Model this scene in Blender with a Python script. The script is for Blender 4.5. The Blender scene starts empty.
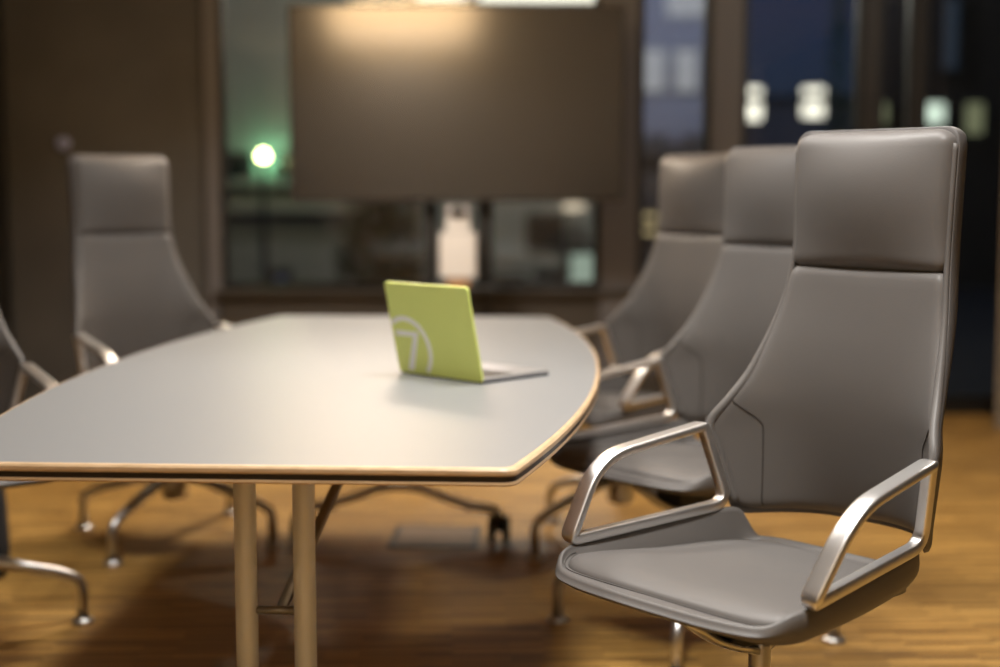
import bpy, bmesh, math, random
import numpy as np
from mathutils import Vector, Matrix
random.seed(7)
C = bpy.context.scene.collection
PI = math.pi
R_ = math.radians

# ------------------------------------------------------------------ materials
def mat(name, col, rough=.5, metal=0., spec=.5, bump=None, emit=None, estr=0., coat=0.):
    m = bpy.data.materials.new(name); m.use_nodes = True
    nt = m.node_tree; b = nt.nodes['Principled BSDF']
    b.inputs['Base Color'].default_value = (*col, 1)
    b.inputs['Roughness'].default_value = rough
    b.inputs['Metallic'].default_value = metal
    b.inputs['Specular IOR Level'].default_value = spec
    b.inputs['Coat Weight'].default_value = coat
    if emit:
        b.inputs['Emission Color'].default_value = (*emit, 1)
        b.inputs['Emission Strength'].default_value = estr
    # every surface carries a little procedural variation of its own
    tc = nt.nodes.new('ShaderNodeTexCoord'); nz = nt.nodes.new('ShaderNodeTexNoise')
    sc, st = bump if bump else (40, .02)
    nz.inputs['Scale'].default_value = sc; nz.inputs['Detail'].default_value = 4
    bp = nt.nodes.new('ShaderNodeBump'); bp.inputs['Strength'].default_value = st
    bp.inputs['Distance'].default_value = .002
    nt.links.new(tc.outputs['Object'], nz.inputs['Vector'])
    nt.links.new(nz.outputs['Fac'], bp.inputs['Height'])
    nt.links.new(bp.outputs['Normal'], b.inputs['Normal'])
    return m

def mottled(name, c1, c2, scale, rough, bumpst=.1, stretch=(1, 1, 1)):
    m = mat(name, c1, rough); nt = m.node_tree; b = nt.nodes['Principled BSDF']
    tc = nt.nodes.new('ShaderNodeTexCoord'); mp = nt.nodes.new('ShaderNodeMapping')
    mp.inputs['Scale'].default_value = stretch
    nz = nt.nodes.new('ShaderNodeTexNoise'); nz.inputs['Scale'].default_value = scale; nz.inputs['Detail'].default_value = 6
    rp = nt.nodes.new('ShaderNodeValToRGB')
    rp.color_ramp.elements[0].color = (*c1, 1); rp.color_ramp.elements[1].color = (*c2, 1)
    rp.color_ramp.elements[0].position = .35; rp.color_ramp.elements[1].position = .65
    nt.links.new(tc.outputs['Object'], mp.inputs['Vector']); nt.links.new(mp.outputs['Vector'], nz.inputs['Vector'])
    nt.links.new(nz.outputs['Fac'], rp.inputs['Fac']); nt.links.new(rp.outputs['Color'], b.inputs['Base Color'])
    return m

M = {}
M['leather'] = mat('taupe_leather', (.125, .116, .110), .48, spec=.35, bump=(260, .10))
M['leather_shell'] = mat('taupe_leather_shell', (.108, .101, .098), .52, spec=.35, bump=(260, .10))
M['stitch'] = mat('stitching', (.045, .038, .034), .7)
M['alu'] = mat('brushed_aluminium', (.80, .79, .78), .36, 1.0, bump=(300, .03))
M['chrome'] = mat('polished_aluminium', (.62, .61, .60), .36, 1.0)
M['leg'] = mat('silver_painted_tube', (.76, .78, .82), .42, .35)
M['darkmetal'] = mat('dark_steel', (.30, .29, .28), .38, .8)
M['black'] = mat('black_plastic', (.012, .012, .012), .45)
M['laminate'] = mat('grey_laminate', (.212, .214, .216), .42, spec=.42, bump=(900, .02))
M['dark_strip'] = mat('dark_edge_strip', (.022, .014, .012), .5)
M['screen'] = mat('display_glass', (.010, .009, .008), .24, spec=.5, bump=(40, 0.))
M['screen'].node_tree.nodes['Principled BSDF'].inputs['IOR'].default_value = 2.1
M['bezel'] = mat('display_bezel', (.03, .027, .025), .4)
M['white_plastic'] = mat('white_plastic', (.60, .585, .57), .4)
M['grey_plastic'] = mat('grey_plastic', (.38, .36, .36), .4)
M['green_lid'] = mat('lime_green_lid', (.76, .85, .225), .42)
M['white_print'] = mat('white_print', (.93, .94, .90), .45)
M['laptop_alu'] = mat('laptop_aluminium', (.42, .42, .43), .35, .6)
M['laptop_dark'] = mat('laptop_keys', (.02, .02, .022), .5)
M['frame'] = mat('window_frame_metal', (.115, .113, .122), .45, .1)
M['wood_stand'] = mottled('tan_wood', (.42, .24, .11), (.50, .30, .15), 30, .5, stretch=(1, 1, 8))
M['box_cover'] = mottled('brown_socket_cover', (.20, .125, .065), (.25, .16, .09), 20, .45)
M['beech'] = mottled('beech_edge', (.50, .34, .19), (.60, .42, .25), 22, .4, stretch=(1, 1, 8))
M['concrete'] = mottled('dark_concrete', (.056, .056, .057), (.080, .080, .080), 1.6, .7)
M['plaster'] = mottled('warm_plaster', (.55, .46, .36), (.60, .50, .40), 2., .8)
M['ceiling'] = mottled('ceiling_plaster', (.60, .56, .50), (.64, .60, .54), 2., .85)
M['sidewall'] = mottled('beige_side_panel', (.25, .225, .185), (.28, .25, .205), 3., .7)
M['parapet'] = mat('brown_sill', (.045, .039, .033), .5)
M['ground'] = mottled('dark_paving', (.03, .03, .03), (.05, .05, .048), 3, .8)
M['facade'] = mottled('blue_grey_facade', (.15, .15, .17), (.18, .18, .20), .7, .8)
M['facade_pale'] = mottled('pale_render_facade', (.36, .36, .32), (.42, .42, .38), .8, .8)
M['dark_glass'] = mat('dark_window_glass', (.012, .014, .016), .15)
M['bark'] = mottled('bark', (.03, .025, .02), (.05, .04, .03), 8, .9)
M['leaf'] = mottled('dark_leaves', (.020, .055, .018), (.05, .12, .035), 5, .6)
M['black_object'] = mat('matte_black', (.008, .008, .009), .8, bump=(500, .2))
M['blue_disc'] = mat('blue_grey_plastic', (.30, .36, .66), .35)
def emitter(n, c, s): return mat(n, (.1, .1, .1), .6, emit=c, estr=s)
M['lit_white'] = emitter('lit_window_white', (1, .93, .80), 2.6)
M['lit_pale'] = emitter('lit_window_pale', (.90, .88, .88), .30)
M['lit_cool'] = emitter('lit_window_cool', (.85, 1, .86), 1.3)
M['lit_mint'] = emitter('lit_window_mint', (.80, .98, .82), .46)
M['lit_amber'] = emitter('lit_window_amber', (1, .75, .35), .8)
M['lamp_globe'] = emitter('street_lamp_globe', (.95, 1, .42), 30.)
M['shade'] = emitter('lit_fabric_shade', (1, .66, .34), 12.)
M['lamp_peach'] = emitter('porch_lamp', (1, .80, .60), 1.1)
M['lit_blue'] = emitter('lit_window_blue', (.25, .45, .75), .05)
M['lit_dim'] = emitter('lit_window_dim', (.62, .64, .36), .34)

# parquet: narrow upright strips laid along X
def parquet():
    m = mat('strip_parquet', (.4, .25, .1), .46); nt = m.node_tree; b = nt.nodes['Principled BSDF']
    tc = nt.nodes.new('ShaderNodeTexCoord')
    def bricks(w, h, off):
        mp = nt.nodes.new('ShaderNodeMapping'); mp.inputs['Location'].default_value = (off, off * .37, 0)
        mp.inputs['Rotation'].default_value = (0, 0, R_(-2))
        br = nt.nodes.new('ShaderNodeTexBrick'); br.offset = .37; br.squash = 1.
        br.inputs['Scale'].default_value = 1; br.inputs['Brick Width'].default_value = w; br.inputs['Row Height'].default_value = h
        br.inputs['Mortar Size'].default_value = .0006; br.inputs['Mortar Smooth'].default_value = .3
        br.inputs['Color1'].default_value = (0, 0, 0, 1); br.inputs['Color2'].default_value = (1, 1, 1, 1)
        br.inputs['Mortar'].default_value = (0.1, 0.1, 0.1, 1)
        nt.links.new(tc.outputs['Object'], mp.inputs['Vector']); nt.links.new(mp.outputs['Vector'], br.inputs['Vector'])
        return br
    b1 = bricks(.24, .015, 0)
    rp = nt.nodes.new('ShaderNodeValToRGB'); e = rp.color_ramp.elements
    e[0].color = (.118, .058, .015, 1); e[1].color = (.63, .372, .105, 1); e[0].position = 0.; e[1].position = 1.
    n = rp.color_ramp.elements.new(.5); n.color = (.350, .188, .043, 1)
    nz = nt.nodes.new('ShaderNodeTexNoise'); nz.inputs['Scale'].default_value = 3.0; nz.inputs['Detail'].default_value = 5
    mp2 = nt.nodes.new('ShaderNodeMapping'); mp2.inputs['Scale'].default_value = (1, 14, 1)
    nt.links.new(tc.outputs['Object'], mp2.inputs['Vector']); nt.links.new(mp2.outputs['Vector'], nz.inputs['Vector'])
    mx = nt.nodes.new('ShaderNodeMix'); mx.data_type = 'FLOAT'; mx.inputs[0].default_value = .28
    nt.links.new(b1.outputs['Color'], mx.inputs[2]); nt.links.new(nz.outputs['Fac'], mx.inputs[3])
    nt.links.new(mx.outputs[0], rp.inputs['Fac']); nt.links.new(rp.outputs['Color'], b.inputs['Base Color'])
    return m
M['parquet'] = parquet()

# thin window glass: clear with a Fresnel reflection
def glass():
    m = bpy.data.materials.new('window_glass'); m.use_nodes = True; nt = m.node_tree
    nt.nodes.remove(nt.nodes['Principled BSDF'])
    out = nt.nodes['Material Output']
    tr = nt.nodes.new('ShaderNodeBsdfTransparent'); tr.inputs['Color'].default_value = (.86, .88, .86, 1)
    gl = nt.nodes.new('ShaderNodeBsdfGlossy'); gl.inputs['Roughness'].default_value = .03
    fr = nt.nodes.new('ShaderNodeFresnel'); fr.inputs['IOR'].default_value = 1.65
    mx = nt.nodes.new('ShaderNodeMixShader')
    nt.links.new(fr.outputs[0], mx.inputs[0]); nt.links.new(tr.outputs[0], mx.inputs[1]); nt.links.new(gl.outputs[0], mx.inputs[2])
    nt.links.new(mx.outputs[0], out.inputs['Surface'])
    return m
M['glass'] = glass()

# ------------------------------------------------------------------ mesh helpers
class MB:
    def __init__(s): s.v = []; s.f = []; s.smooth = []
    def add(s, vs, fs, smooth=True):
        k = len(s.v); s.v += [tuple(map(float, v)) for v in vs]
        s.f += [tuple(i + k for i in f) for f in fs]; s.smooth += [smooth] * len(fs)
    def box(s, c, d, bev=.0, rz=0.):
        bm = bmesh.new(); bmesh.ops.create_cube(bm, size=1)
        bmesh.ops.scale(bm, vec=d, verts=bm.verts)
        if bev > 0: bmesh.ops.bevel(bm, geom=bm.edges[:], offset=bev, segments=3, affect='EDGES', profile=.5)
        if rz: bmesh.ops.rotate(bm, cent=(0, 0, 0), matrix=Matrix.Rotation(rz, 3, 'Z'), verts=bm.verts)
        bmesh.ops.translate(bm, vec=c, verts=bm.verts)
        bm.verts.index_update()
        s.add([v.co for v in bm.verts], [[v.index for v in f.verts] for f in bm.faces], False); bm.free()
    def lathe(s, prof, c=(0, 0, 0), n=32, ax='Z'):
        vs = []; fs = []; m = len(prof)
        for i in range(n):
            a = 2 * PI * i / n
            for r, z in prof:
                p = (r * math.cos(a), r * math.sin(a), z)
                if ax == 'X': p = (p[2], p[0], p[1])
                if ax == 'Y': p = (p[0], p[2], p[1])
                vs.append((p[0] + c[0], p[1] + c[1], p[2] + c[2]))
        for i in range(n):
            j = (i + 1) % n
            for k in range(m - 1): fs.append((i * m + k, j * m + k, j * m + k + 1, i * m + k + 1))
        s.add(vs, fs)
        for k in (0, m - 1):
            s.add([vs[i * m + k] for i in range(n)], [tuple(range(n)) if k else tuple(reversed(range(n)))], False)
    def tube(s, pts, r, n=12, closed=False, cap=True):
        rs = r if hasattr(r, '__len__') else [r] * len(pts)
        s.sweep(pts, [(2 * q, 2 * q) for q in rs], None, closed, n, 1., cap)
    def sweep(s, pts, wt, side=None, closed=False, n=16, rnd=.5, cap=True):
        P = [np.array(p, float) for p in pts]; N = len(P); vs = []
        prev = None
        for i in range(N):
            a = P[(i - 1) % N] if (closed or i > 0) else P[i]; b = P[(i + 1) % N] if (closed or i < N - 1) else P[i]
            t = b - a; t /= np.linalg.norm(t)
            if side is not None: sd = np.array(side, float)
            elif prev is not None: sd = prev
            else: sd = np.array((1, 0, 0)) if abs(t[0]) < .8 else np.array((0, 1, 0))
            sd = sd - t * sd.dot(t); sd /= np.linalg.norm(sd); prev = sd
            up = np.cross(t, sd)
            w, h = wt[i]
            for k in range(n):
                th = 2 * PI * k / n; e = .5 + .5 * rnd   # superellipse between box and round
                cx, sx = math.cos(th), math.sin(th)
                q = e if rnd < 1 else 1.
                X = math.copysign(abs(cx) ** q, cx); Y = math.copysign(abs(sx) ** q, sx)
                if rnd < 1:
                    X = math.copysign(abs(cx) ** .42, cx); Y = math.copysign(abs(sx) ** .42, sx)
                vs.append(P[i] + sd * (w / 2 * X) + up * (h / 2 * Y))
        fs = []
        for i in range(N if closed else N - 1):
            j = (i + 1) % N
            for k in range(n):
                l = (k + 1) % n; fs.append((i * n + k, i * n + l, j * n + l, j * n + k))
        if not closed and cap:
            fs.append(tuple(reversed(range(n)))); fs.append(tuple((N - 1) * n + k for k in range(n)))
        s.add(vs, fs)
    def prism(s, poly, z0, z1):
        n = len(poly)
        vs = [(x, y, z0) for x, y in poly] + [(x, y, z1) for x, y in poly]
        fs = [tuple(reversed(range(n))), tuple(range(n, 2 * n))] + [(i, (i + 1) % n, n + (i + 1) % n, n + i) for i in range(n)]
        s.add(vs, fs, False)
    def build(s, name, m, parent=None):
        me = bpy.data.meshes.new(name); me.from_pydata(s.v, [], s.f); me.update()
        bm = bmesh.new(); bm.from_mesh(me); bmesh.ops.recalc_face_normals(bm, faces=bm.faces); bm.to_mesh(me); bm.free()
        for p, sm in zip(me.polygons, s.smooth): p.use_smooth = sm
        me.materials.append(m)
        o = bpy.data.objects.new(name, me); C.objects.link(o)
        if parent: o.parent = parent
        return o

def tag(o, label, cat, group=None):
    o['label'] = label; o['category'] = cat
    if group: o['group'] = group
    return o
def thing(name, label, cat, loc=(0, 0, 0), rz=0., group=None):
    o = bpy.data.objects.new(name, None); o.empty_display_size = .1; C.objects.link(o)
    o.location = loc; o.rotation_euler = (0, 0, rz)
    return tag(o, label, cat, group)
def struct(o): o['kind'] = 'structure'; return o

def fillet(pts, rad, closed=False, k=7):
    P = [np.array(p, float) for p in pts]; N = len(P); out = []
    for i in range(N):
        r = rad[i]
        if r <= 0 or (not closed and i in (0, N - 1)): out.append(P[i]); continue
        a = P[(i - 1) % N] - P[i]; b = P[(i + 1) % N] - P[i]
        la, lb = np.linalg.norm(a), np.linalg.norm(b); d = min(r, .48 * la, .48 * lb)
        p0 = P[i] + a / la * d; p2 = P[i] + b / lb * d
        for j in range(k + 1):
            t = j / k; out.append((1 - t) ** 2 * p0 + 2 * t * (1 - t) * P[i] + t * t * p2)
    return out

def interp(z, xs, ys):
    # smooth (Catmull-Rom / Hermite) interpolation of a small table
    xs = np.array(xs); ys = np.array(ys); z = min(max(z, xs[0]), xs[-1])
    i = int(min(max(np.searchsorted(xs, z) - 1, 0), len(xs) - 2))
    d = np.gradient(ys, xs); h = xs[i + 1] - xs[i]; t = (z - xs[i]) / h
    return float((2*t**3 - 3*t**2 + 1) * ys[i] + (t**3 - 2*t**2 + t) * h * d[i] + (-2*t**3 + 3*t**2) * ys[i+1] + (t**3 - t**2) * h * d[i+1])
def smooth(a, b, x):
    t = min(max((x - a) / (b - a), 0), 1); return t * t * (3 - 2 * t)

# ------------------------------------------------------------------ the chair
ZT = [.50, .55, .60, .66, .713, .76, .80, .88, .96, 1.042, 1.20, 1.33]
WT = [.221, .230, .243, .258, .270, .249, .233, .212, .196, .185, .185, .188]
YE = [-.182, -.168, -.157, -.145, -.133, -.166, -.199, -.245, -.278, -.297, -.306, -.312]
YC = [-.328, -.322, -.312, -.302, -.295, -.291, -.290, -.294, -.303, -.313, -.318, -.320]
def back_pt(s, z, grow=0.):
    w = interp(z, ZT, WT) + grow; ye = interp(z, ZT, YE); yc = interp(z, ZT, YC)
    return w * s, yc + (ye - yc) * abs(s) ** 3.2
def corner_in(z, z0, z1, rb, rt):
    d = 0
    if rt and z > z1 - rt: q = (z - (z1 - rt)) / rt; d = rt * (1 - math.sqrt(max(0, 1 - q * q)))
    if rb and z < z0 + rb: q = ((z0 + rb) - z) / rb; d = max(d, rb * (1 - math.sqrt(max(0, 1 - q * q))))
    return d
def fine(a, b, r, n):
    e = [0, .0006, .002, .0045, .008, .0125, .018, .026]
    e = [x for x in e if x <= r * 1.25]
    lo = [a + x for x in e]; hi = [b - x for x in reversed(e)]
    mid = list(np.linspace(lo[-1], hi[0], n + 2)[1:-1])
    return lo + mid + hi
def pad(z0, z1, r, inset, depth, puff, rb, rt, back, grow=0., sag=None, sk=1.):
    """a cushion (or shell) following the back surface; quarter-round edges of radius r"""
    zs = fine(z0, z1, r, 26); us = fine(-.19, .19, r, 26); us = [u / .19 for u in us]
    F = []; B = []
    for z in zs:
        w = interp(z, ZT, WT); ci = corner_in(z, z0, z1, rb, rt)
        for u in us:
            s = u * (w - inset - ci + grow) / w
            x, y = back_pt(s, z)
            eu = (1 - abs(u)) * w; ez = min(z - z0, z1 - z); e = min(eu, ez)
            if eu < r and ez < r: e = max(0, r - math.hypot(r - eu, r - ez))
            t = r if e >= r else math.sqrt(max(0, r * r - (r - e) ** 2))
            tz = (z - z0) / (z1 - z0)
            pf = puff * (1 - u * u) * math.sin(PI * min(max(tz, 0), 1) ** sk) ** .7
            zz = z
            if sag: zz = z + sag(u, tz)
            F.append((x, y - depth - (r - t) + pf, zz)); B.append((x, y - back, zz))
    nu, nz = len(us), len(zs); mb = MB(); off = len(F); fs = []
    for j in range(nz - 1):
        for i in range(nu - 1):
            a = j * nu + i; fs.append((a, a + 1, a + nu + 1, a + nu)); fs.append((off + a, off + a + nu, off + a + nu + 1, off + a + 1))
    for i in range(nu - 1):
        fs.append((i, off + i, off + i + 1, i + 1)); a = (nz - 1) * nu + i; fs.append((a, a + 1, off + a + 1, off + a))
    for j in range(nz - 1):
        a = j * nu; fs.append((a, a + nu, off + a + nu, off + a)); a = j * nu + nu - 1; fs.append((a, off + a, off + a + nu, a + nu))
    mb.add(F + B, fs); return mb

def shell_mb():
    """outer back shell: rounded both to the front edge and to the rear"""
    mb = MB(); z0, z1, T, rc = .518, 1.318, .050, .035
    zs = fine(z0, z1, .018, 40); rings = []
    for z in zs:
        w = interp(z, ZT, WT); ci = corner_in(z, z0, z1, .02, rc)
        W = w + .004 - ci
        us = [x / .19 for x in fine(-.19, .19, .018, 24)]
        ez = min(z - z0, z1 - z); kz = math.sqrt(max(0, 1 - (1 - min(ez / .02, 1)) ** 2))
        thick = T * (.55 + .45 * smooth(.72, 1.0, z))
        fr = []; bk = []
        for u in us:
            x, y = back_pt(u * W / w, z)
            e = (1 - abs(u)) * W; k = math.sqrt(max(0, 1 - (1 - min(e / .02, 1)) ** 2)) * kz
            fr.append((x, y - .014 - .004 * (1 - k), z)); bk.append((x, y - .030 - (thick - .018) * k, z))
        rings.append(fr + list(reversed(bk)))
    n = len(rings[0]); vs = [p for r in rings for p in r]; fs = []
    for j in range(len(rings) - 1):
        for i in range(n):
            k = (i + 1) % n; fs.append((j * n + i, j * n + k, (j + 1) * n + k, (j + 1) * n + i))
    h = n // 2
    for j in (0, len(rings) - 1):
        for i in range(h - 1):
            a = j * n; fs.append((a + i, a + i + 1, a + n - 2 - i, a + n - 1 - i))
    mb.add(vs, fs); return mb

# seat: concentric rings of a rounded plan outline
def seat_plan(th, sc):
    n = 5.2 + 5 * (1 - smooth(.85, .97, sc)); c, s = math.cos(th), math.sin(th)
    X = math.copysign(abs(c) ** (2 / n), c); Y = math.copysign(abs(s) ** (2 / n), s)
    y = .036 + .282 * Y * sc
    y0 = .036 + .282 * Y
    bow = .018 * (1 - X * X) * max(Y, 0)
    W = .2615 + .140 * y0
    scx = sc + .25 * (1 - sc) * smooth(.3, .8, sc)
    return X * scx * W, y + bow * sc, X, Y, y0
def cush_z(x, y):
    return .486 + .020 * smooth(-.05, .24, y) - .010 * smooth(-.05, -.22, y) - .006 * (x / .25) ** 2 - .016 * smooth(.235, .30, y)
def rim_z(X, Y, y):
    sw = smooth(.74, .965, abs(X)) * (1 - smooth(.262, .318, y)) * (1 - smooth(-.195, -.24, y) if y < 0 else 1)
    fr = .486; rr = .470
    basez = fr if y > .05 else fr + (rr - fr) * smooth(.05, -.2, y)
    side = .512 - .065 * (y - .225)
    return basez + (side - basez) * sw
ZB = .459
def seat_rings(which):
    n = 120; rings = []
    if which == 'cushion':
        prof = [(.001, 'c', 0), (.2, 'c', 0), (.4, 'c', 0), (.6, 'c', 0), (.72, 'c', 0), (.79, 'c', 0), (.83, 'c', -.001), (.848, 'c', -.004), (.856, 'c', -.010), (.858, 'c', -.025), (.6, 'c', -.03), (.001, 'c', -.03)]
    else:
        prof = [(.80, 'c', -.028), (.858, 'c', -.022), (.862, 'c', -.006), (.868, 'm', .10), (.90, 'm', .42), (.935, 'm', .85), (.955, 'm', .985), (.975, 'r', .001), (.992, 'r', -.004), (1., 'r', -.014), (1.004, 'd', .55), (1., 'd', .25), (.985, 'd', .08), (.96, 'b', .002), (.90, 'b', -.004), (.6, 'b', -.012), (.3, 'b', -.014), (.001, 'b', -.014)]
    vs = []
    for sc, k, q in prof:
        for i in range(n):
            th = 2 * PI * i / n; x, y, X, Y, y0 = seat_plan(th, sc); c = cush_z(x, y); r = rim_z(X, Y, y0); zb = ZB + .012 * smooth(.05, -.2, y)
            if k == 'c': z = c + q
            elif k == 'm': z = (c - .006) * (1 - q) + r * q
            elif k == 'r': z = r + q
            elif k == 'd': z = zb + .006 + (r - .014 - zb) * q
            else: z = zb + q
            vs.append((x, y, z))
    m = len(prof); fs = [(j * n + i, j * n + (i + 1) % n, (j + 1) * n + (i + 1) % n, (j + 1) * n + i) for j in range(m - 1) for i in range(n)]
    fs.append(tuple((m - 1) * n + i for i in range(n)))
    fs.append(tuple(reversed(range(n))))
    mb = MB(); mb.add(vs, fs); return mb

def arm_mb(sg):
    J = (.270, -.135, .708); Bd = (.303, .140, .668); F = (.286, .236, .520); Rr = (.232, -.172, .545)
    core = [J, Bd, F, Rr]
    pts = fillet(core, [.012, .075, .024, .045], True, 9)
    dense = []
    for i in range(len(pts)):
        a, b = pts[i], pts[(i + 1) % len(pts)]; L = np.linalg.norm(b - a); k = max(1, int(L / .012))
        for j in range(k): dense.append(a + (b - a) * j / k)
    wt = []
    for p in dense:
        # wide flat strip on top and in front, slimmer along the seat and up the back post
        def dseg(a, b):
            a = np.array(a); b = np.array(b); t = np.clip((p - a).dot(b - a) / (b - a).dot(b - a), 0, 1); return np.linalg.norm(p - a - t * (b - a))
        dt = min(dseg(J, Bd), dseg(Bd, F)); dl = min(dseg(F, Rr), dseg(Rr, J))
        k = dl / (dt + dl + 1e-6)
        wt.append((.024 + .014 * k, .022 - .004 * k))
    mb = MB(); mb.sweep([(q[0] * sg, q[1], q[2]) for q in dense], wt, (1, 0, 0), True, 20, .3)
    return mb

def leg_mb():
    R = .375
    pts = fillet([(.03, 0, .232), (R - .055, 0, .146), (R, 0, .118), (R, 0, .010)], [0, .05, .034, 0], False, 8)
    wt = []
    for p in pts:
        k = min(max((p[0] - .03) / .3, 0), 1); w = .052 - .020 * k; wt.append((w, .042 - .010 * k))
    mb = MB(); mb.sweep(pts, wt, (0, 1, 0), False, 16, 1.0); return mb

CHAIR_CAT = 'chair'
def make_chair(label):
    t = thing('conference_chair', label, CHAIR_CAT, group='high-back swivel chairs around the table')
    seat_rings('shell').build('seat', M['leather'], t)
    seat_rings('cushion').build('seat_cushion', M['leather'], t)
    sh = shell_mb().build('back_shell', M['leather_shell'], t)
    pad(.526, 1.046, .026, .002, -.004, .010, .012, .008, .030).build('backrest', M['leather'], t)
    pad(1.037, 1.314, .026, .002, -.006, .044, .006, .028, .026, sk=1.35).build('headrest', M['leather'], t)
    # wing seams on the backrest, stitched lines on the seat front
    for sg in (-1, 1):
        pts = []
        for q in np.linspace(0, 1, 26):
            z = .775 - .240 * q; s = min(.96, (.190 + .050 * (1 - smooth(0, .30, q))) / interp(z, ZT, WT))
            x, y = back_pt(s * .975, z); u = s; w = interp(z, ZT, WT); e = (1 - s) * w; ez = z - .526; rr = .026
            if e < rr and ez < rr: e = max(0, rr - math.hypot(rr - e, rr - ez))
            else: e = min(e, ez)
            tt = rr if e >= rr else math.sqrt(max(0, rr * rr - (rr - max(e, 0)) ** 2))
            x, y = back_pt(s, z)
            pts.append((sg * x, y + .0044 - (rr - tt) + .010 * (1 - u * u) * math.sin(PI * min(max((z - .526) / .52, 0), 1)) ** .7, z))
        mb = MB(); mb.tube(pts, .0016, 8); mb.build('wing_seam', M['stitch'], t)
    for sg in (-1, 1):
        pts = []; rad = []
        for z in np.linspace(.545, 1.285, 60):
            x, y = back_pt(.985, z); pts.append((sg * (x - .001), y - .013, z)); rad.append(.0095 - .0035 * smooth(.8, 1.0, z))
        mb = MB(); mb.tube(pts, rad, 12); mb.build('edge_roll', M['leather'], t)
    pts = []
    for th in np.linspace(R_(18), R_(162), 90):
        x, y, X, Y, y0 = seat_plan(th, .885); r = rim_z(X, Y, y0); c = cush_z(x, y) - .006
        pts.append((x, y, c + (r - c) * .27 + .001))
    mb = MB(); mb.tube(pts, .0011, 6); mb.build('seat_stitching', M['stitch'], t)
    for sg in (1, -1): arm_mb(sg).build('armrest', M['alu'], t)
    mb = MB()
    mb.prism([(-.05, -.13), (.05, -.13), (.06, .03), (.045, .10), (-.045, .10), (-.06, .03)], .362, .440)
    mb.build('tilt_mechanism', M['black'], t)
    mb = MB(); mb.lathe([(.0215, .20), (.0215, .334), (.019, .344), (.012, .350), (.012, .365)]); mb.build('column', M['chrome'], t)
    for e, z in ((.225, .432), (-.16, .436)):
        mb = MB(); pts = fillet([(0, 0, .322), (0, e * .55, .362), (0, e, z)], [0, .06, 0], False, 6)
        mb.sweep(pts, [(.030 - .006 * k / (len(pts) - 1), .016) for k in range(len(pts))], (1, 0, 0), False, 14, .4); mb.build('seat_carrier', M['chrome'], t)
    mb = MB(); mb.lathe([(.030, .135), (.046, .145), (.048, .20), (.046, .232), (.034, .245)]); mb.build('hub', M['chrome'], t)
    for k in range(4):
        l = leg_mb().build('base_leg', M['chrome'], t); l.rotation_euler = (0, 0, k * PI / 2)
        g = MB(); g.lathe([(.031, 0), (.032, .004), (.028, .010), (.013, .014), (.012, .022)], (.375, 0, 0), 24); g.build('glide', M['chrome'], l)
    return t

def copy_tree(o, parent=None):
    c = o.copy(); C.objects.link(c)
    if parent: c.parent = parent
    for ch in o.children: copy_tree(ch, c)
    return c
def set_chair(o, x, y, face, base):
    o.location = (x, y, 0); rz = R_(face - 90); o.rotation_euler = (0, 0, rz)
    k = 0
    for ch in o.children:
        if ch.name.startswith('base_leg'):
            ch.rotation_euler = (0, 0, R_(base) - rz + k * PI / 2); k += 1

near = make_chair('nearest and largest of the three taupe high-back chairs right of the table')
CHAIRS = [
 (.496, 2.616, -139.5, 21, None),
 (.525, 3.741, -139.9, -13.8, 'middle of the three taupe high-back chairs right of the table'),
 (.411, 4.719, -145.8, 37.7, 'farthest of the three high-back chairs right of the table'),
 (-1.122, 4.781, -47.3, -18.9, 'whole high-back chair on the left beyond the table, against the dark wall'),
 (-1.50, 3.66, -62, 25, 'high-back chair cut off by the left edge of the photo'),
]
cps = [near] + [copy_tree(near) for _ in CHAIRS[1:]]
for o, (x, y, f, b, lab) in zip(cps, CHAIRS):
    set_chair(o, x, y, f, b)
    if lab: o['label'] = lab

# ------------------------------------------------------------------ the table
TX, TY, TR, TL, TE, TM, TZ = -.392, 3.744, R_(3.26), 1.404, .498, .657, .735
table = thing('conference_table', 'large boat-shaped grey meeting table with pale wood edge under the green laptop', 'table', (TX, TY, 0), -TR)
def outline(inset):
    pts = []
    L = TL - inset
    for k in range(61):
        u = -1 + 2 * k / 60; pts.append((TE + (TM - TE) * (1 - abs(u) ** 2.1) - inset, u * L))
    poly = [(x, y) for x, y in pts] + [(-x, y) for x, y in reversed(pts)]
    # soft corners
    rad = [0] * len(poly)
    for i in (0, 60, 61, 121): rad[i] = .022
    return [tuple(p) for p in fillet([(x, y) for x, y in poly], rad, True, 5)]
def loft(name, m, prof):
    mb = MB(); rings = [outline(i) for i, z in prof]; n = len(rings[0]); vs = []
    for r, (i, z) in zip(rings, prof): vs += [(x, y, z) for x, y in r]
    fs = [(j * n + i, j * n + (i + 1) % n, (j + 1) * n + (i + 1) % n, (j + 1) * n + i) for j in range(len(prof) - 1) for i in range(n)]
    fs += [tuple(range(n)), tuple(reversed(range((len(prof) - 1) * n, len(prof) * n)))]
    mb.add(vs, fs, False); return mb.build(name, m, table)
loft('tabletop', M['laminate'], [(.0095, TZ - .016), (.0095, TZ)])
loft('upper_edge', M['beech'], [(.020, TZ - .0138), (.0005, TZ - .0138), (.0000, TZ - .011), (.0005, TZ - .005), (.004, TZ - .0012), (.0094, TZ + .0002), (.0094, TZ - .010)])
loft('edge_strip', M['dark_strip'], [(.0025, TZ - .0245), (.0025, TZ - .014)])
loft('lower_edge', M['beech'], [(.012, TZ - .033), (.002, TZ - .031), (.0005, TZ - .028), (.0015, TZ - .0242)])
TW = .118
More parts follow.
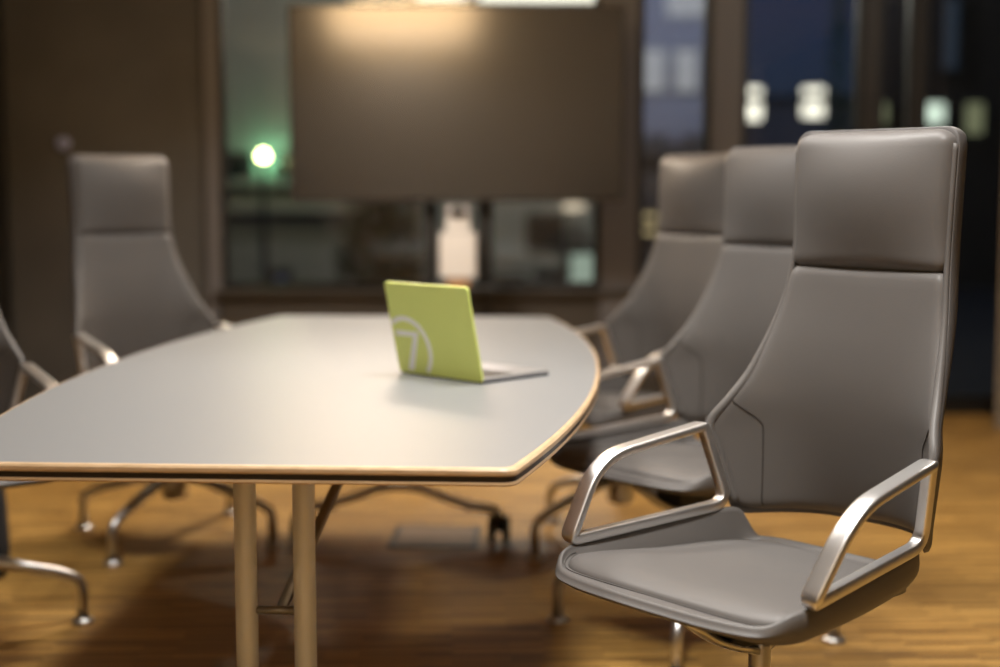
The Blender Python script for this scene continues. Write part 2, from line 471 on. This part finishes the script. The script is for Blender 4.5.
for sgn in (-1, 1):
    yb = sgn * .975 - .02
    fx = 0
    mb = MB()
    pts = fillet([(-.335, yb, .116), (-.19, yb, .145), (-.06, yb, .195), (.06, yb, .195), (.19, yb, .145), (.335, yb, .116)], [0, .06, .05, .05, .06, 0], False, 6)
    mb.sweep(pts, [(.046, .028)] * len(pts), (0, 1, 0), False, 14, .4)
    foot = mb.build('foot', M['alu'], table)
    for s2 in (-1, 1):
        mb = MB(); mb.lathe([(.0222, .19), (.0222, TZ - .034)], (s2 * TW / 2, yb, 0), 32); mb.build('leg', M['leg'], table)
        c = MB()
        for q in (-1, 1):
            c.lathe([(.006, -.012), (.043, -.012), (.051, -.007), (.051, .007), (.043, .012), (.006, .012)], (s2 * .335 + q * .024, yb, .051), 28, 'X')
        c.lathe([(.010, .045), (.011, .10), (.016, .112)], (s2 * .335, yb, 0), 16)
        c.box((s2 * .335, yb, .078), (.022, .050, .040), .006)
        c.build('castor', M['black'], foot)
        k = MB(); k.lathe([(.012, -.016), (.012, .016)], (s2 * .23, yb, .133), 16); k.build('joint_cap', M['black'], foot)
    mb = MB(); mb.tube([(-TW / 2, yb, .360), (TW / 2, yb, .360)], .0085, 14); mb.build('cross_bar', M['darkmetal'], table)
    mb = MB(); mb.sweep([(.008, yb - sgn * .0, .356), (.125, yb - sgn * .49, TZ - .036)], [(.022, .014)] * 2, (1, 0, 0), False, 12, .4); mb.build('brace', M['darkmetal'], table)
    mb = MB(); mb.box((0, yb, TZ - .0385), (.26, .12, .010), .003); mb.build('mounting_plate', M['darkmetal'], table)

# ------------------------------------------------------------------ laptop
LZ = TZ + .0002
lap = thing('laptop', 'open laptop with lime green lid and white ringed 7, on the table', 'laptop', (-.0406, 3.334, LZ), R_(-45))
# local: +x along the hinge toward the camera-right corner (origin), +y toward the keyboard front
LW, LD, LH, TILT = .300, .236, .227, R_(12.5)
mb = MB()
def rrect(x0, x1, y0, y1, r, k=6):
    return [tuple(p) for p in fillet([(x0, y0), (x1, y0), (x1, y1), (x0, y1)], [r] * 4, True, k)]
mb.prism(rrect(-LW, 0, 0, LD, .010), .0055, .012)
base = mb.build('base', M['laptop_alu'], lap)
mb = MB(); mb.prism(rrect(-LW + .02, -.02, .03, .125, .004), .0118, .0126); mb.build('keyboard', M['laptop_dark'], base)
mb = MB(); mb.prism(rrect(-LW + .10, -.10, .135, .205, .004), .0118, .0124); mb.build('trackpad', M['grey_plastic'], base)
mb = MB(); mb.prism(rrect(-LW + .001, -.001, .001, LD - .001, .009), 0, .0055); mb.build('underside', M['laptop_dark'], base)
def lidmap(u, v, t):   # u across from left edge, v up from hinge, t outward (toward camera)
    return (-LW + u, -t * math.cos(TILT) - v * math.sin(TILT), .012 + v * math.cos(TILT) - t * math.sin(TILT))
def lidprism(poly, t0, t1, name, m, parent):
    n = len(poly); vs = [lidmap(u, v, t0) for u, v in poly] + [lidmap(u, v, t1) for u, v in poly]
    fs = [tuple(reversed(range(n))), tuple(range(n, 2 * n))] + [(i, (i + 1) % n, n + (i + 1) % n, n + i) for i in range(n)]
    mb = MB(); mb.add(vs, fs, False); return mb.build(name, m, parent)
lid = lidprism(rrect(0, LW, -.008, LH, .009), -.0025, .003, 'lid', M['green_lid'], lap)
lidprism(rrect(.008, LW - .008, .010, LH - .008, .005), -.0030, -.0025, 'display', M['laptop_dark'], lid)
# ring and numeral printed on the lid, running off its left and lower edges
cu, cv, ro, ri = .050, .056, .086, .073
runs = []; cur = []
for k in range(721):
    a = 2 * PI * k / 720 - PI / 2
    o = (cu + ro * math.cos(a), cv + ro * math.sin(a)); i = (cu + ri * math.cos(a), cv + ri * math.sin(a))
    ok = min(o[0], i[0]) > .001 and max(o[0], i[0]) < LW and min(o[1], i[1]) > -.004
    if ok: cur.append((o, i))
    elif cur: runs.append(cur); cur = []
if cur: runs.append(cur)
mb = MB()
for run in runs:
    vs = []; fs = []
    for o, i in run: vs += [lidmap(*o, .0030), lidmap(*i, .0030), lidmap(*o, .0034), lidmap(*i, .0034)]
    for k in range(len(run) - 1):
        a = 4 * k; b = a + 4
        fs += [(a + 2, a + 3, b + 3, b + 2), (a, b, b + 1, a + 1), (a, a + 2, b + 2, b), (a + 1, b + 1, b + 3, a + 3)]
    fs += [(0, 1, 3, 2), (len(vs) - 4, len(vs) - 2, len(vs) - 1, len(vs) - 3)]
    mb.add(vs, fs, False)
# numeral seven
sev = [(.012, .103), (.012, .089), (.074, .089), (.036, .000), (.058, .000), (.098, .103)]
n = len(sev); vs = [lidmap(u, v, .0030) for u, v in sev] + [lidmap(u, v, .0034) for u, v in sev]
mb.add(vs, [(0, 1, 2, 5), (2, 3, 4, 5), (n, n + 5, n + 2, n + 1), (n + 2, n + 5, n + 4, n + 3)] + [(i, (i + 1) % n, n + (i + 1) % n, n + i) for i in range(n)], False)
mb.build('seven_mark', M['white_print'], lid)

# ------------------------------------------------------------------ display on its stand
SY = 7.00
tv = thing('display_screen', 'large dark flat display on a stand behind the table', 'display', (-.212, SY, 1.612), 0)
tv.rotation_euler = (R_(.3), 0, 0)
mb = MB(); mb.box((0, .026, 0), (1.648, .05, .953), .006); mb.build('housing', M['bezel'], tv)
mb = MB(); mb.box((0, -.001, .004), (1.622, .006, .927), .001); mb.build('screen', M['screen'], tv)
st = thing('display_stand', 'dark twin-post mobile stand carrying the large display', 'stand', (-.212, SY + .10, 0))
for sx in (-1, 1):
    mb = MB(); mb.box((sx * .138, .02, .80), (.075 if sx > 0 else .06, .05, 1.42), .006); mb.build('post', M['black'], st)
    mb = MB(); mb.box((sx * .138, 0, .105), (.07, .56, .04), .008); ft = mb.build('foot', M['black'], st)
    for q in (-1, 1):
        c = MB(); c.lathe([(.006, -.014), (.034, -.014), (.040, -.008), (.040, .008), (.034, .014), (.006, .014)], (sx * .138, q * .24, .040), 24, 'X'); c.box((sx * .138, q * .24, .070), (.036, .03, .034), .004); c.build('castor', M['black'], ft)
mb = MB(); mb.box((0, -.02, .700), (.36, .25, .022), .004); mb.build('shelf', M['black'], st)
mb = MB(); mb.box((0, .02, .27), (.26, .04, .05), .004); mb.build('cross_rail', M['black'], st)
mb = MB(); mb.box((0, -.014, 1.55), (.36, .020, .34), .003); mb.build('mount_plate', M['black'], st)
wb = MB(); wb.prism([(x, y) for x, y in rrect(-.056, .056, -.05, .05, .02)], .0, .05)
o = wb.build('riser_block', M['wood_stand']); o.location = (-.207, SY, .7115)
tag(o, 'small tan wooden block under the white speaker box', 'block')
sp = thing('conference_speaker', 'white upright box speaker standing below the display', 'speaker', (-.207, SY, .762))
mb = MB(); mb.prism(rrect(-.093, .093, -.06, .06, .025), 0, .220); mb.build('body', M['white_plastic'], sp)
mb = MB(); mb.prism(rrect(-.07, .07, -.05, 0.05, .02), .220, .228); mb.build('top_cap', M['grey_plastic'], sp)
cam_t = thing('conference_camera', 'grey white camera unit hanging under the display edge above the white speaker', 'camera', (-.207, SY - .01, .9905))
mb = MB(); mb.prism(rrect(-.060, .060, -.045, .045, .02), 0, .065); mb.build('foot', M['white_plastic'], cam_t)
mb = MB(); mb.lathe([(.02, .065), (.05, .068), (.062, .085), (.062, .105), (.05, .120), (.02, .1235)], n=28); mb.build('head', M['grey_plastic'], cam_t)
mb = MB(); mb.lathe([(.028, -.064), (.030, -.060), (.030, -.05)], (0, 0, .095), 24, 'Y'); mb.build('lens', M['black'], cam_t)

# floor socket box
fb = thing('floor_box', 'flat floor socket box under the far end of the table', 'socket', (-.222, 4.775, .0), R_(-2))
mb = MB()
for c, d in (((0, .14, .003), (.30, .018, .006)), ((0, -.14, .003), (.30, .018, .006)), ((.141, 0, .003), (.018, .262, .006)), ((-.141, 0, .003), (.018, .262, .006))): mb.box(c, d, .001)
mb.build('rim', M['bezel'], fb)
mb = MB(); mb.box((0, 0, .002), (.264, .262, .004), .0008); mb.build('cover', M['box_cover'], fb)

# black rounded form added for an unclear dark shape at the left edge
bg = thing('black_object', 'black rounded object on the floor at the left edge, under the cut-off chair', 'black_object', (-1.655, 4.28, 0), R_(4))
mb = MB(); vs = []; prof = [(.80, 0), (.94, .006), (1., .03), (1., .10), (.97, .22), (.90, .32), (.80, .36), (.5, .375), (.01, .378)]; n = 40
for sc, z in prof:
    for i in range(n):
        a = 2 * PI * i / n; c_, s_ = math.cos(a), math.sin(a)
        vs.append((math.copysign(abs(c_) ** .5, c_) * .125 * sc, math.copysign(abs(s_) ** .5, s_) * .07 * (sc ** (1 + 2 * (z > .2))), z))
mb.add(vs, [(j * n + i, j * n + (i + 1) % n, (j + 1) * n + (i + 1) % n, (j + 1) * n + i) for j in range(len(prof) - 1) for i in range(n)] + [tuple(reversed(range(n))), tuple((len(prof) - 1) * n + i for i in range(n))])
mb.build('body', M['black_object'], bg)
mb = MB(); mb.tube([(-.06 + .12 * t, 0, .36 + .07 * math.sin(PI * t)) for t in np.linspace(0, 1, 15)], .006, 8); mb.build('top_loop', M['black_object'], bg)

# ------------------------------------------------------------------ room shell
WY = 7.5; XL, XR, YB, ZC = -3.2, 3.6, -4.5, 2.9
def slab(name, c, d, m):
    mb = MB(); mb.box(c, d); return struct(mb.build(name, m))
slab('floor', ((XL + XR) / 2, (YB + WY) / 2, -.05), (XR - XL, WY - YB + .4, .10), M['parquet'])
slab('ceiling', ((XL + XR) / 2, (YB + WY) / 2, ZC + .05), (XR - XL + .4, WY - YB + .5, .10), M['ceiling'])
slab('wall_rear', ((XL + XR) / 2, YB - .05, ZC / 2), (XR - XL, .10, ZC), M['plaster'])
slab('wall_left', (XL - .05, (YB + WY) / 2, ZC / 2), (.10, WY - YB, ZC), M['concrete'])
slab('wall_right', (XR + .05, (YB + WY) / 2, ZC / 2), (.10, WY - YB, ZC), M['concrete'])
slab('wall_front', ((XL - 1.545) / 2, WY + .10, ZC / 2), (-1.545 - XL, .20, ZC), M['concrete'])
slab('trim_1', (-1.512, WY + .02, ZC / 2), (.075, .12, ZC), M['frame'])
slab('wall_partition', (3.075, 6.99, ZC / 2), (1.16, .08, ZC), M['sidewall'])
slab('trim_11', (-2.90, WY - .02, ZC / 2), (.60, .08, ZC), M['black'])  # flat panel whose black colour stands in for the darkness of a recess
# parapet with sill below the first windows
slab('trim_2', (-.19, WY + .04, .32), (2.60, .16, .64), M['parapet'])
slab('trim_3', (-.19, WY + .02, .652), (2.62, .22, .024), M['parapet'])
# mullions
for i, (x0, x1, z0) in enumerate([(.53, .72, 0), (1.105, 1.262, 0), (1.90, 1.97, 0), (2.17, 2.20, 0)]):
    slab('trim_%d' % (4 + i), ((x0 + x1) / 2, WY, (z0 + ZC) / 2), (x1 - x0, .12, ZC - z0), M['frame'] if i < 2 else M['bezel'])
slab('trim_8', (1.0, WY, ZC - .05), (5.1, .10, .10), M['frame'])
slab('trim_9', (2.06, WY, .03), (2.95, .10, .06), M['black'])
slab('trim_10', (.915, WY + .03, .29), (.39, .08, .58), M['parapet'])
def window(n, x0, x1, z0, z1):
    f = MB(); t = .035
    for c, d in ((((x0 + x1) / 2, WY, z0 + t / 2), (x1 - x0, .07, t)), (((x0 + x1) / 2, WY, z1 - t / 2), (x1 - x0, .07, t)), ((x0 + t / 2, WY, (z0 + z1) / 2), (t, .07, z1 - z0 - 2 * t)), ((x1 - t / 2, WY, (z0 + z1) / 2), (t, .07, z1 - z0 - 2 * t))): f.box(c, d)
    o = struct(f.build('window_%d' % n, M['black'] if n != 9 else M['frame']))
    g = MB(); g.box(((x0 + x1) / 2, WY + .005, (z0 + z1) / 2), (x1 - x0 - 2 * t + .01, .008, z1 - z0 - 2 * t + .01)); g.build('pane', M['glass'], o)
window(1, -1.48, .53, .67, 2.8)
window(2, .72, 1.105, .58, 2.8)
window(3, 1.262, 1.90, .06, 2.8)
window(4, 1.97, 2.17, .06, 2.8)
window(5, 2.20, 3.5, .06, 2.8)

# small round bluish disc added on the dark wall
mb = MB(); mb.lathe([(.030, -.022), (.034, -.016), (.034, 0)], n=24, ax='Y'); o = mb.build('wall_disc', M['blue_disc']); o.location = (-2.30, WY, 1.435)
tag(o, 'small round bluish disc on the dark wall above the left chair', 'blue_disc')

# ------------------------------------------------------------------ outdoors at night
slab('ground', (0, 24, -.12), (60, 33, .10), M['ground'])
def px(x, y, Y): return (x - 500) * (Y + .1) / 1409.7 , 1.2 + (188.3 - y) * (Y) / 1424.6
def win(parent, x0, y0, x1, y1, Y, m, frame=True):
    a = px(x0, y1, Y); b = px(x1, y0, Y); cx, cz = (a[0] + b[0]) / 2, (a[1] + b[1]) / 2; w, h = b[0] - a[0], b[1] - a[1]
    f = MB(); f.box((cx - parent.location.x, -.02, cz), (w + .12, .06, h + .12)); fo = f.build('window_frame', M['bezel'], parent)
    g = MB(); g.box((cx - parent.location.x, -.045, cz), (w, .03, h)); g.build('pane', m, fo)
def building(label, x0, x1, Y, h, m, depth=5.):
    t = thing('building', label, 'building', ((x0 + x1) / 2, Y, 0)); b = MB(); b.box((0, depth / 2, h / 2 - .05), (x1 - x0, depth, h)); b.build('wall', m, t)
    r = MB(); r.box((0, depth / 2, h), (x1 - x0, depth + .3, .2)); r.build('roof', M['bezel'], t); return t
# blue-grey block seen right of the display
YA = 23.
bA = building('blue-grey block with pale lit windows seen in the narrow pane right of the display', 2.0, 3.62, YA, 8.0, M['facade'])
for x in (650, 682): win(bA, x - 10, 52, x + 11, 92, YA, M['lit_pale'])
win(bA, 664, -14, 700, 18, YA, M['lit_pale'])
for x in (655, 690): win(bA, x - 8, 138, x + 8, 158, YA, M['dark_glass'])
# far house with two bright windows
YD = 34.
bD = building('low dark house with two bright windows beyond the far right-hand panes', 4.9, 9.2, YD, 5.2 - 2.0 + .1, M['facade'])
win(bD, 742, 89, 757, 120, YD, M['lit_white']); win(bD, 798, 89, 819, 117, YD, M['lit_white'])
# dark block behind the right glass
YE_ = 18.
bE = building('black unlit block with small coloured windows behind the right-hand chair', 4.62, 8.2, YE_, 9., M['bark'], .4)
for x0, x1, m in ((872, 880, M['lit_dim']), (916, 936, M['lit_cool']), (957, 974, M['lit_dim'])): win(bE, x0, 104, x1, 124 if x0 < 950 else 134, YE_, m)
win(bE, 934, 2, 946, 70, YE_, M['lit_blue'])
# pale building below and left of the display
YP = 13.
bP = building('pale rendered building across the yard, lit green around a lamp left of the display', -4.2, -.93, YP, 6.5, M['facade_pale'])
def ledge(z, d=.18): 
    l = MB(); l.box((0, -.08, z), (3.2, d, .07)); l.build('ledge', M['facade_pale'], bP)
ledge(px(0, 208, YP)[1]); ledge(px(0, 182, YP)[1], .12)
win(bP, 232, 160, 250, 186, YP, M['dark_glass']); win(bP, 284, 160, 300, 186, YP, M['dark_glass'])
win(bP, 278, 276, 288, 288, YP, M['blue_disc'])
YQ = 14.
bQ = building('grey rendered building with dark window and glowing doorway, seen below the display', -.80, 1.28, YQ, 6.8, M['facade_pale'])
win(bQ, 532, 219, 558, 243, YQ, M['dark_glass']); win(bQ, 570, 254, 598, 292, YQ, M['lit_mint']); win(bQ, 500, 282, 520, 300, YQ, M['blue_disc'])
win(bQ, 540, 276, 560, 296, YQ, M['dark_glass'])
mb = MB()
win(bQ, 418, -30, 468, 2, YQ, M['lit_white'])
win(bQ, 479, -30, 600, 4, YQ, M['lit_white'])
a = px(573, 208, YQ - .3); mb = MB(); mb.lathe([(.02, .05), (.10, .03), (.13, 0), (.02, -.03)], n=24); mb.box((0, .14, .03), (.04, .30, .03)); o = mb.build('porch_lamp', M['lamp_peach']); o.location = (a[0], YQ - .3, a[1])
tag(o, 'peach glowing wall lamp on the grey building below the right end of the display', 'lamp')
# small lit stripe windows low behind the far chair
YS = 20.
bS = building('dark low pavilion with amber window stripes in the narrow pane beside the farthest chair', 1.9, 2.85, YS, 1.75, M['bark'], 2.)
for y in (217, 231): win(bS, 638, y - 2, 656, y + 2, YS, M['lit_amber'])
# street lamp
YL = 12.2
a = px(267, 156, YL)
sl = thing('street_lamp', 'glowing street lamp outside the window left of the display', 'street lamp', (a[0], YL, 0))
mb = MB(); mb.lathe([(.08, -.07), (.08, .1), (.03, .14), (.025, a[1] - .04)], n=16); mb.build('pole', M['bezel'], sl)
mb = MB(); mb.lathe([(.002, -.045)] + [(.045 * math.cos(t), .045 * math.sin(t)) for t in np.linspace(-1.4, 1.4, 13)] + [(.002, .045)], (0, 0, a[1]), 24); mb.build('globe', M['lamp_globe'], sl)
# shrub and tree
def leafy(name, label, cat, x, Y, z0, z1, w, nl, trunk=.03, grp=None):
    t = thing(name, label, cat, (x, Y, -.07)); tr = MB(); tr.tube([(0, 0, 0), (.02, 0, z0), (0, .02, (z0 + z1) / 2)], [trunk, trunk * .8, trunk * .4], 8); tr.build('trunk', M['bark'], t)
    mb = MB()
    for k in range(nl):
        q = random.random(); a = random.random() * 2 * PI; rr = w * math.sqrt(random.random()) * (math.sin(PI * (.12 + .85 * q)) ** .6)
        c = Vector((rr * math.cos(a), rr * math.sin(a), z0 + (z1 - z0) * q)); L = random.uniform(.09, .2) * (w / .4) ** .5
        d = Vector((math.cos(a), math.sin(a), random.uniform(-.4, .9))).normalized(); s = d.cross(Vector((0, 0, 1))).normalized() * L * .32; nn = d.cross(s).normalized() * L * .06
        mb.add([c - d * L * .5, c + s + nn, c + d * L * .5, c - s + nn, c - nn], [(0, 1, 4), (1, 2, 4), (2, 3, 4), (3, 0, 4)], False)
    mb.build('foliage', M['leaf'], t); return t
leafy('shrub', 'dark green shrub outside the window below the display', 'shrub', -.74, 8.6, .35, 1.36, .26, 900)
leafy('tree', 'tall narrow dark tree outside the right-hand window', 'tree', 6.15, 26., 1.0, 4.9, .26, 900, .08)

# ------------------------------------------------------------------ light
def area(name, loc, rot, size, power, col, shape='RECTANGLE', sy=None, spread=180):
    l = bpy.data.lights.new(name, 'AREA'); l.energy = power; l.color = col; l.shape = shape; l.size = size; l.size_y = sy or size
    l.spread = R_(spread)
    o = bpy.data.objects.new(name, l); C.objects.link(o); o.location = loc; o.rotation_euler = rot; return o
WARM = (1, .91, .80)
NEUT = (1, .965, .915)
pend = thing('added_pendant', 'unseen drum pendant lamp added above the far end of the table for its warm glow', 'lamp', (-.55, 5.95, 2.06))  # out-of-view lamp added to put a warm glow on the display
mb = MB(); mb.lathe([(.396, .005), (.40, 0), (.404, .005), (.404, .285), (.40, .29), (.396, .285), (.396, .005)], n=56)
mb.f = mb.f[:-2]; mb.smooth = mb.smooth[:-2]
mb.build('lamp_shade', M['shade'], pend)
mb = MB()
for k in range(3):
    a = 2 * PI * k / 3; mb.tube([(0, 0, .275), (.397 * math.cos(a), .397 * math.sin(a), .275)], .004, 8)
mb.build('spider', M['black'], pend)
mb = MB(); mb.tube([(0, 0, .25), (0, 0, .91)], .004, 8); mb.build('cable', M['black'], pend)
area('added_pendant_light', (-.55, 5.95, 2.27), (0, 0, 0), .5, 56, WARM, 'DISK')  # light source inside the added pendant
area('ceiling_lamp', (-.75, 3.7, 2.86), (0, 0, 0), .45, 22, NEUT, 'DISK', None, 125)
area('ceiling_lamp', (.25, 3.4, 2.86), (0, 0, 0), .45, 24, NEUT, 'DISK', None, 125)
area('ceiling_lamp', (.30, 2.05, 2.86), (0, 0, 0), .5, 43, NEUT, 'DISK', None, 125)
area('ceiling_lamp', (2.0, 4.9, 2.86), (0, 0, 0), .35, 36, WARM, 'DISK')
area('ceiling_glow_fill', (-.95, -2.1, 1.75), (PI, 0, 0), .5, 80, (1, .78, .48), 'DISK')  # unseen fill added to light the ceiling mirrored in the display
area('rear_wall_fill', (0, -2.9, 2.84), (R_(-50), 0, 0), 5., 42, (1, .96, .89), 'RECTANGLE', .25)  # unseen strip added so the bright rear wall fills from the front
def point(name, loc, power, col, r=.05):
    l = bpy.data.lights.new(name, 'POINT'); l.energy = power; l.color = col; l.shadow_soft_size = r
    o = bpy.data.objects.new(name, l); C.objects.link(o); o.location = loc
lx = px(267, 156, YL)[0]; lz = px(267, 156, YL)[1]
point('green_yard_light', (lx - .05, YP - .16, lz - .02), 4.5, (.34, 1, .55))
point('yard_fill', (.6, 11.5, 3.2), 110, (1, .98, .92))  # unseen fill added to brighten the grey facade and shrub
point('yard_fill', (-1.6, 10.2, 3.0), 34, (1, .80, .56))  # unseen warm fill added to tint the pale facade brown
area('far_light', (2.8, 17.5, 5.), (R_(88), 0, 0), 2., 420, (.66, .72, 1), 'DISK')

w = bpy.data.worlds.new('night_sky'); bpy.context.scene.world = w; w.use_nodes = True
nt = w.node_tree; bgd = nt.nodes['Background']
tc = nt.nodes.new('ShaderNodeTexCoord'); sp_ = nt.nodes.new('ShaderNodeSeparateXYZ'); rp = nt.nodes.new('ShaderNodeValToRGB')
rp.color_ramp.elements[0].color = (.022, .032, .050, 1); rp.color_ramp.elements[0].position = .0
rp.color_ramp.elements[1].color = (.022, .034, .085, 1); rp.color_ramp.elements[1].position = .16
nt.links.new(tc.outputs['Generated'], sp_.inputs[0]); nt.links.new(sp_.outputs['Z'], rp.inputs['Fac']); nt.links.new(rp.outputs['Color'], bgd.inputs['Color'])
bgd.inputs['Strength'].default_value = 1.0

# ------------------------------------------------------------------ camera
cd = bpy.data.cameras.new('camera'); co = bpy.data.objects.new('camera', cd); C.objects.link(co)
co.location = (0, 0, 1.2); co.rotation_euler = (R_(90 - 5.88), 0, 0)
cd.sensor_width = 36; cd.lens = 50.75
cd.dof.use_dof = True; cd.dof.focus_distance = 2.62; cd.dof.aperture_fstop = 1.25
cd.clip_end = 200
S = bpy.context.scene; S.camera = co
S.view_settings.view_transform = 'Standard'; S.view_settings.look = 'None'; S.view_settings.gamma = 1; S.view_settings.exposure = -0.04
S.view_settings.use_curve_mapping = False
S.cycles.use_denoising = True
S.cycles.max_bounces = 8; S.cycles.sample_clamp_indirect = 6
